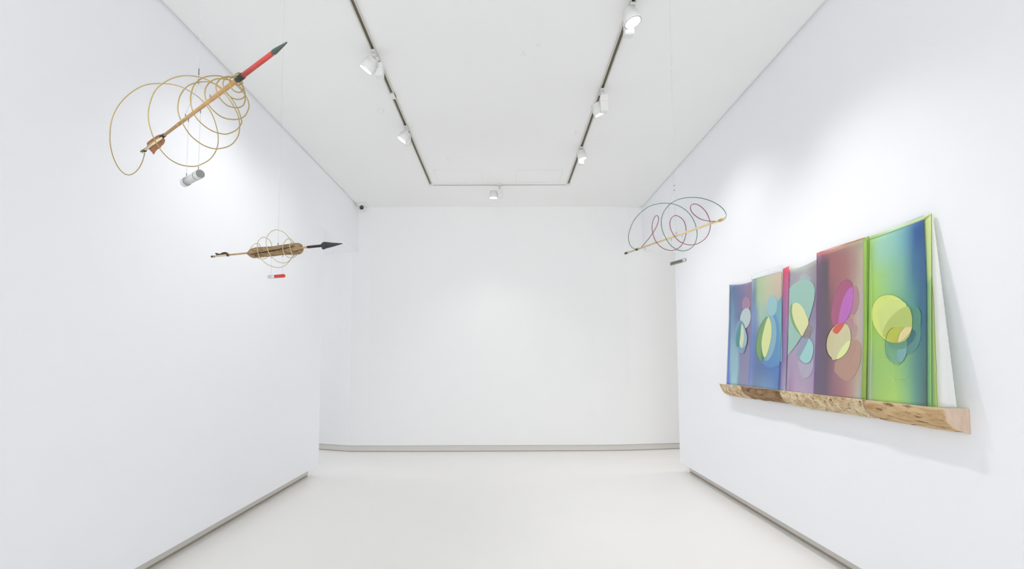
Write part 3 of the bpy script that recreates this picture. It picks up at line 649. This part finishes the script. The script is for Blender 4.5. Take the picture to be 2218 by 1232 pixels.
disc(ell(1605, 729.5, 12, 36, -3), (120, 160, 190), .75, t, .004)
disc([(1604, 697), (1601, 705), (1595, 722), (1594, 740), (1596, 751), (1602, 746), (1605, 725), (1606, 702)], (66, 142, 138), .95, t, .0055)
disc([(1606, 700), (1611, 712), (1611, 735), (1607, 753), (1602, 745), (1604, 725)], (200, 212, 180), .95, t, .006)
disc([(1607, 698), (1613, 710), (1618, 728), (1617, 744), (1612, 752), (1607, 753), (1611, 735), (1611, 715)], (156, 182, 186), .9, t, .0062, (0, 3, .0007, (70, 96, 120)))

# panel 2
t = film_panel(1665, 'second film panel from the left, green fading to blue with a tall pale yellow oval')
m2 = film_mat('green_blue_film', [
 (0, [(0, (168, 186, 206)), (.1, (140, 160, 164)), (.2, (170, 194, 150)), (.5, (190, 194, 162)), (1, (208, 182, 166))]),
 (.2, [(0, (126, 150, 196)), (.1, (110, 140, 156)), (.22, (166, 196, 150)), (.5, (184, 190, 158)), (1, (200, 176, 160))]),
 (.42, [(0, (124, 148, 208)), (.15, (120, 146, 180)), (.3, (160, 196, 172)), (.6, (146, 180, 180)), (1, (126, 176, 184))]),
 (.65, [(0, (110, 134, 196)), (.25, (94, 128, 166)), (.5, (96, 150, 190)), (1, (84, 148, 196))]),
 (.82, [(0, (112, 134, 204)), (.25, (92, 120, 168)), (.6, (82, 124, 182)), (1, (84, 126, 196))]),
 (1, [(0, (124, 142, 216)), (.08, (132, 150, 210)), (.16, (112, 136, 172)), (.5, (116, 150, 190)), (.75, (106, 146, 196)), (1, (84, 116, 186))])])
sheet('film_sheet', [(1630, 604), (1628, 700), (1622, 838)], [(1698, 583), (1694, 700), (1690, 850)], m2, t, .006, seed=3, top=lambda u: -2*math.sin(u*3))
mv = film_mat('pale_veil', [(0, [(0, (226, 230, 236)), (1, (214, 214, 218))]), (1, [(0, (228, 232, 236)), (1, (220, 224, 228))])], alpha=.55)
sheet('film_veil', [(1630, 596), (1629, 606)], [(1698, 574), (1697, 588)], mv, t, .009, nv=6, seed=5, wave=.001)
mr_ = film_mat('red_edge_film', [(0, [(0, (222, 56, 84)), (1, (226, 66, 92))]), (.12, [(0, (186, 80, 130)), (1, (196, 96, 136))]), (.35, [(0, (160, 94, 150)), (1, (172, 112, 160))]), (.7, [(0, (126, 104, 162)), (1, (150, 126, 170))]), (1, [(0, (128, 132, 176)), (1, (172, 160, 190))])])
sheet('film_edge', [(1696, 583), (1693, 700), (1689, 849)], [(1710, 576), (1708, 700), (1702, 853)], mr_, t, .004, nu=4, seed=6, wave=.0008)
bm = bmesh.new(); q = [film_pt(x, y, .0085) for x, y in ((1694, 590), (1693, 640), (1693.5, 700), (1691, 740), (1688.5, 790), (1686, 849))]; tube(bm, spline(q, 5), .0013, 6); obj('film_fold', bm, dmat((52, 74, 90), 1), t)
bm = bmesh.new(); q = [film_pt(x, y, .0085) for x, y in ((1691, 650), (1690, 720), (1687, 790))]; tube(bm, spline(q, 5), .0016, 6); obj('film_fold', bm, dmat((120, 190, 190), 1), t)
disc(ell(1672.5, 662, 11.2, 22.5, 3), (150, 196, 202), .75, t, .0085)
disc([(1694, 640), (1688, 648), (1678, 665), (1672, 684), (1668, 700), (1670, 760), (1694, 785)], (118, 178, 196), .45, t, .0080)
disc([(1648, 780), (1655, 790), (1668, 796), (1682, 793), (1689, 786), (1690, 762), (1688, 722), (1683, 690), (1676, 682), (1650, 740)], (98, 152, 206), .5, t, .0082)
disc(ell(1664, 732, 17.2, 49.5, 6), (130, 176, 190), .85, t, .009)
disc([(1660, 686), (1650, 700), (1642, 720), (1638, 745), (1639, 765), (1645, 779), (1650, 780), (1652, 760), (1652, 730), (1660, 700), (1665, 686)], (112, 154, 96), .95, t, .0095, (0, 5, .0012, (70, 84, 70)))
disc([(1665, 685), (1670, 700), (1671, 720), (1668, 742), (1662, 764), (1656, 774), (1651, 760), (1650, 738), (1655, 712), (1661, 692)], (208, 218, 144), .97, t, .0105)
disc([(1653, 735), (1650, 750), (1649, 765), (1650, 780), (1655, 776), (1656, 773), (1651, 760)], (62, 146, 110), .9, t, .0103)

# panel 3
t = film_panel(1738, 'middle film panel, grey mauve with a large sea-green leaf shape and yellow oval')
m3 = film_mat('mauve_grey_film', [
 (0, [(0, (176, 190, 172)), (.5, (168, 182, 168)), (1, (164, 160, 156))]),
 (.05, [(0, (158, 150, 160)), (.5, (166, 166, 168)), (1, (148, 138, 146))]),
 (.35, [(0, (168, 156, 178)), (.5, (160, 150, 170)), (1, (136, 128, 156))]),
 (.7, [(0, (172, 152, 180)), (.5, (164, 152, 180)), (1, (156, 152, 180))]),
 (1, [(0, (176, 168, 192)), (.12, (166, 130, 170)), (.3, (182, 156, 184)), (.6, (180, 160, 184)), (1, (166, 146, 174))])])
sheet('film_sheet', [(1711, 583), (1709, 700), (1703, 851)], [(1773, 563), (1771, 700), (1767, 861)], m3, t, .002, seed=8, top=lambda u: 3*math.sin(u*4))
c7 = lambda x, y: (1680+x/4.105, 560+y/4.105)
disc([c7(*q) for q in ((210, 190), (225, 150), (255, 134), (290, 145), (315, 180), (300, 210))], (174, 182, 190), .55, t, .0035)
disc([c7(*q) for q in ((122, 270), (150, 235), (180, 212), (215, 194), (255, 184), (290, 188), (320, 210), (340, 245), (350, 295), (347, 350), (335, 410), (315, 480), (292, 550), (262, 620), (230, 690), (190, 755), (150, 810), (108, 862))], (146, 188, 174), .96, t, .005, (8, 14, .0012, (92, 96, 116)))
disc([c7(*q) for q in ((145, 395), (128, 430), (125, 480), (140, 550), (170, 620), (210, 670), (235, 690), (245, 680), (200, 620), (165, 540), (148, 450))], (124, 164, 112), .9, t, .0062)
disc([c7(*q) for q in ((180, 391), (155, 405), (147, 445), (150, 500), (170, 570), (205, 640), (235, 686), (262, 640), (292, 575), (280, 520), (250, 450), (215, 402))], (212, 214, 152), .98, t, .0068)
disc([c7(*q) for q in ((292, 560), (300, 590), (325, 620), (295, 705), (260, 700), (236, 692), (262, 640))], (150, 142, 136), .55, t, .0048)
disc([c7(*q) for q in ((232, 700), (265, 712), (305, 705), (325, 740), (335, 800), (325, 870), (300, 920), (265, 930), (235, 910), (215, 870), (180, 860), (200, 790))], (152, 166, 188), .45, t, .0042)
disc([c7(*q) for q in ((295, 705), (325, 745), (335, 800), (325, 870), (300, 920), (265, 930), (235, 912), (215, 880), (240, 830), (275, 760))], (150, 204, 200), .9, t, .0055)
disc([c7(*q) for q in ((200, 890), (230, 925), (270, 940), (305, 925), (330, 890), (335, 960), (310, 1030), (275, 1062), (240, 1050), (212, 1000))], (182, 176, 196), .55, t, .0045)

# panel 4
t = film_panel(1825, 'wine red film panel with magenta lens and lime oval, second from the right')
m4 = film_mat('wine_film', [
 (0, [(0, (226, 84, 92)), (.3, (220, 130, 100)), (.6, (196, 160, 120)), (1, (190, 196, 140))]),
 (.03, [(0, (150, 76, 130)), (.1, (132, 84, 104)), (.3, (150, 96, 102)), (.6, (158, 116, 112)), (1, (170, 166, 140))]),
 (.09, [(0, (122, 84, 128)), (.08, (100, 88, 100)), (.22, (96, 84, 92)), (.30, (158, 98, 102)), (.6, (164, 110, 108)), (.8, (170, 142, 132)), (.93, (184, 170, 142)), (1, (176, 168, 160))]),
 (.5, [(0, (124, 78, 132)), (.06, (104, 86, 112)), (.25, (104, 86, 96)), (.42, (158, 102, 114)), (.65, (178, 124, 128)), (.85, (192, 172, 158)), (1, (176, 172, 172))]),
 (.8, [(0, (128, 80, 150)), (.05, (106, 92, 124)), (.25, (110, 92, 110)), (.45, (158, 112, 122)), (.7, (178, 132, 132)), (.88, (190, 166, 142)), (1, (172, 172, 168))]),
 (1, [(0, (140, 84, 164)), (.04, (112, 96, 120)), (.25, (106, 92, 112)), (.36, (140, 104, 122)), (.6, (166, 116, 122)), (.8, (186, 150, 138)), (.9, (182, 180, 168)), (1, (150, 170, 160))])])
sheet('film_sheet', [(1771, 548), (1770, 700), (1763, 861)], [(1876, 515.5), (1875, 700), (1870, 866)], m4, t, .008, nu=26, seed=11, top=lambda u: 2*math.sin(u*5))
disc([c7(*q) for q in ((560, 600), (510, 580), (495, 500), (510, 400), (540, 300), (580, 220), (620, 190), (655, 192), (680, 225), (692, 290), (686, 380), (660, 480), (620, 560))], (176, 94, 128), .75, t, .0098, (4, 8, .0008, (130, 90, 110)))
disc([c7(*q) for q in ((560, 620), (560, 540), (580, 430), (610, 340), (650, 270), (688, 258), (690, 330), (680, 420), (655, 500), (615, 560))], (190, 106, 190), .85, t, .0104)
disc(ell(1848, 650, 12, 32, 4), (184, 138, 154), .45, t, .0094)
disc([c7(*q) for q in ((600, 590), (630, 545), (660, 532), (680, 545), (688, 600), (670, 640), (640, 620))], (188, 144, 152), .5, t, .0096)
disc([c7(*q) for q in ((680, 600), (705, 580), (725, 600), (722, 650), (700, 700), (670, 690))], (190, 156, 152), .35, t, .0092)
disc(ell(1831, 772, 15, 42, 28), (190, 154, 136), .55, t, .0090)
disc([c7(*q) for q in ((560, 850), (600, 780), (660, 730), (715, 722), (750, 760), (760, 840), (745, 940), (700, 1040), (640, 1085), (590, 1070), (545, 1020), (545, 920))], (192, 154, 136), .6, t, .0088)
disc(ell(1815.2, 739.5, 25.8, 40.5, 14), (74, 46, 46), .95, t, .0095)  # dark crescent: shade at the cut-out edge painted as a shifted ellipse
disc(ell(1816.8, 739.0, 25.2, 39.5, 14), (196, 188, 142), 1, t, .0108)
disc([c7(*q) for q in ((505, 640), (530, 600), (575, 575), (610, 578), (590, 620), (550, 668), (520, 660))], (218, 92, 76), .9, t, .0116)
disc([c7(*q) for q in ((612, 580), (640, 592), (662, 640), (668, 690), (662, 730), (600, 780), (560, 840), (540, 895), (500, 890), (510, 800), (530, 710), (570, 640))], (208, 202, 158), .8, t, .0113)
disc([c7(*q) for q in ((665, 725), (655, 780), (630, 830), (590, 872), (545, 895), (560, 840), (600, 775), (635, 738))], (216, 226, 150), .95, t, .0122)
bm = bmesh.new(); q = [film_pt(x, y, .012) for x, y in ((1775, 546), (1800, 538), (1830, 528), (1873, 515))]; tube(bm, spline(q, 5), .002, 6); obj('film_fold', bm, dmat((214, 120, 90), 1), t)
bm = bmesh.new(); bmesh.ops.create_uvsphere(bm, u_segments=10, v_segments=8, radius=.003, matrix=Matrix.Translation(film_pt(1852, 557, .011))); obj('pin', bm, dmat((206, 190, 170), 1), t)

# panel 5
t = film_panel(1945, 'tall green to blue film panel with yellow discs, nearest on the shelf')
m5 = film_mat('green_blue_wide_film', [
 (0, [(0, (142, 194, 80)), (.06, (164, 208, 120)), (.3, (156, 208, 180)), (.6, (128, 186, 182)), (.8, (80, 136, 176)), (1, (50, 88, 160))]),
 (.08, [(0, (146, 192, 74)), (.07, (150, 196, 110)), (.2, (156, 206, 178)), (.5, (136, 194, 186)), (.68, (104, 164, 182)), (.84, (50, 98, 160)), (1, (52, 88, 154))]),
 (.3, [(0, (146, 196, 70)), (.15, (164, 208, 104)), (.35, (146, 200, 140)), (.6, (124, 182, 160)), (.8, (66, 120, 156)), (1, (58, 98, 148))]),
 (.55, [(0, (150, 198, 74)), (.25, (160, 204, 96)), (.5, (128, 184, 128)), (.75, (88, 152, 148)), (.9, (60, 112, 142)), (1, (60, 106, 142))]),
 (.8, [(0, (140, 176, 80)), (.06, (156, 176, 146)), (.14, (150, 196, 100)), (.45, (158, 204, 108)), (.65, (126, 182, 132)), (.85, (84, 138, 136)), (1, (72, 112, 122))]),
 (1, [(0, (134, 168, 70)), (.06, (166, 186, 150)), (.16, (160, 200, 104)), (.48, (172, 212, 100)), (.68, (140, 194, 124)), (.84, (96, 152, 138)), (1, (78, 106, 112))])])
sheet('film_sheet', [(1880, 514), (1881, 700), (1878, 866)], [(2003, 470), (2009, 620), (2009, 880)], m5, t, .006, nu=30, nv=60, seed=14, wave=.002, top=lambda u: 2.5*math.sin(u*4+1))
mg = film_mat('lime_edge_film', [(0, [(0, (190, 214, 130)), (.5, (208, 224, 146)), (1, (214, 226, 150))]), (.4, [(0, (128, 186, 140)), (.5, (190, 216, 140)), (1, (206, 222, 130))]), (.5, [(0, (104, 166, 122)), (.6, (140, 190, 130)), (1, (170, 200, 120))]), (1, [(0, (122, 190, 120)), (.5, (120, 184, 118)), (1, (150, 196, 110))])])
sheet('film_edge', [(2002, 471), (2007, 620), (2008, 880)], [(2018, 463), (2018, 620), (2018.5, 881)], mg, t, .003, nu=6, seed=15, wave=.001)
mg2 = film_mat('yellow_edge_film', [(0, [(0, (140, 170, 90)), (1, (190, 206, 130))]), (.5, [(0, (120, 180, 110)), (1, (202, 206, 100))]), (1, [(0, (108, 172, 112)), (.6, (150, 186, 100)), (1, (206, 214, 96))])])
sheet('film_edge', [(2017, 600), (2018, 700), (2018.5, 881)], [(2020, 600), (2026, 740), (2031, 881)], mg2, t, .001, nu=5, seed=16, wave=.0008)
mve = film_mat('pale_green_veil', [(0, [(0, (226, 240, 214)), (1, (250, 252, 250))]), (1, [(0, (222, 236, 206)), (.4, (246, 250, 240)), (1, (252, 254, 250))])], alpha=.45)
sheet('film_veil', [(2018, 470), (2019, 600), (2030, 881)], [(2021, 470), (2042, 640), (2072, 882)], mve, t, .0005, nu=8, seed=17, wave=.0008)
mve2 = film_mat('clear_veil', [(0, [(0, (244, 248, 240)), (1, (250, 252, 252))]), (1, [(0, (236, 246, 228)), (1, (250, 252, 250))])], alpha=.35)
sheet('film_veil', [(2018, 470), (2030, 640), (2040, 881)], [(2020, 470), (2030, 560), (2054, 881)], mve2, t, .0, nu=8, seed=18, wave=.0008)
sheet('film_veil', [(1876, 517), (1876, 524)], [(2017, 463), (2008, 474)], film_mat('pale_top_veil', [(0, [(0, (170, 200, 120)), (.5, (214, 232, 190)), (1, (216, 228, 160))]), (1, [(0, (150, 196, 90)), (.5, (190, 220, 180)), (1, (180, 206, 150))])], alpha=.7), t, .009, nu=20, nv=4, seed=18, wave=.001)
mgs = film_mat('olive_green_edge', [(0, [(0, (160, 196, 90)), (1, (140, 186, 60))]), (.5, [(0, (136, 180, 60)), (1, (150, 196, 70))]), (1, [(0, (140, 170, 62)), (1, (150, 176, 66))])])
sheet('film_edge', [(1874, 518), (1875, 700), (1870, 866)], [(1886, 511), (1883, 700), (1880, 868)], mgs, t, .0125, nu=4, seed=19, wave=.0006)
for nm, q, r_, c_ in (('film_fold', ((1879, 520), (1878, 640), (1879, 760), (1878.5, 867)), .0012, (72, 96, 32)),
                      ('film_fold', ((2003, 470), (2006, 540), (2008, 620), (2009, 750), (2009, 880)), .0010, (44, 78, 96)),
                      ('film_fold', ((2017.5, 463), (2018, 540), (2018.8, 620), (2018.6, 760), (2018.5, 881)), .0011, (88, 110, 40)),
                      ('film_fold', ((2018.5, 610), (2022, 650), (2024, 700), (2026, 760), (2028, 800), (2027.5, 820), (2030.5, 881)), .0012, (110, 126, 44)),
                      ('film_fold', ((1886, 560), (1888, 700), (1885, 868)), .0013, (178, 206, 150))):
    bm = bmesh.new(); tube(bm, spline([film_pt(x, y, .0145 if x < 1900 else .0075) for x, y in q], 6), r_, 6); obj(nm, bm, dmat(c_, 1), t)
c8 = lambda x, y: (1860+x/4.4, 600+y/4.4)
disc(ell(1966, 706, 24.5, 46, 24), (96, 160, 132), .5, t, .0092)
disc([c8(*q) for q in ((560, 310), (585, 380), (590, 470), (590, 560), (570, 640), (530, 700), (470, 730), (410, 700), (380, 670), (470, 600), (540, 510), (565, 420))], (100, 156, 148), .45, t, .0086)
disc([c8(*q) for q in ((285, 660), (320, 680), (380, 682), (440, 665), (500, 620), (540, 550), (500, 500), (250, 560))], (70, 118, 124), .75, t, .0095)
disc([c8(*q) for q in ((262, 560), (290, 600), (330, 630), (380, 622), (430, 600), (455, 600), (458, 680), (440, 750), (410, 800), (375, 830), (330, 825), (290, 790), (262, 740), (252, 670))], (118, 176, 140), .5, t, .0100, (12, 13, .0006, (110, 170, 160)))
disc([c8(*q) for q in ((372, 690), (440, 680), (450, 650), (458, 690), (440, 760), (410, 805), (380, 800), (365, 740))], (132, 180, 190), .6, t, .0106)
disc(ell(1931.8, 690.5, 41.5, 54.5, -24), (206, 222, 110), .97, t, .0104, (14, 40, .0009, (120, 150, 60)))
disc([c8(*q) for q in ((190, 400), (190, 330), (215, 265), (265, 225), (330, 215), (395, 222), (440, 245), (455, 280), (400, 305), (330, 360), (270, 430), (235, 500), (225, 540), (200, 480))], (214, 228, 134), .6, t, .0112)
disc([c8(*q) for q in ((475, 280), (500, 340), (510, 400), (505, 460), (480, 530), (440, 580), (400, 612), (370, 622), (330, 618), (280, 590), (245, 570), (228, 555), (235, 505), (270, 430), (330, 355), (400, 305), (455, 280))], (178, 196, 102), .95, t, .0118)
disc([c8(*q) for q in ((255, 590), (262, 550), (285, 510), (325, 480), (435, 478), (395, 530), (378, 580), (372, 622), (330, 620), (280, 600))], (186, 196, 66), .85, t, .0124)
disc([c8(*q) for q in ((435, 478), (504, 476), (490, 520), (460, 560), (420, 600), (372, 622), (374, 580), (395, 520))], (224, 208, 146), .97, t, .0130)
for q in (((330, 480), (290, 510), (262, 570), (252, 650), (260, 730), (285, 780)), ((435, 478), (398, 520), (378, 570), (372, 622))):
    bm = bmesh.new(); tube(bm, spline([film_pt(*c8(*p), .0136) for p in q], 6), .0009, 6); obj('cut_edge_shade', bm, dmat((96, 122, 60), 1), t)  # edge shading of the overlapping cut-outs drawn as dark lines
for q in (((320, 690), (316, 760), (322, 830)), ((230, 785), (290, 790), (330, 790)), ((315, 825), (325, 900), (320, 940), (350, 1060)), ((290, 950), (360, 965), (420, 968), (470, 930)), ((330, 965), (345, 1010))):
    bm = bmesh.new(); tube(bm, spline([film_pt(*c8(*p), .0078) for p in q], 6), .0009, 6); obj('crease', bm, dmat((184, 222, 140), 1), t)
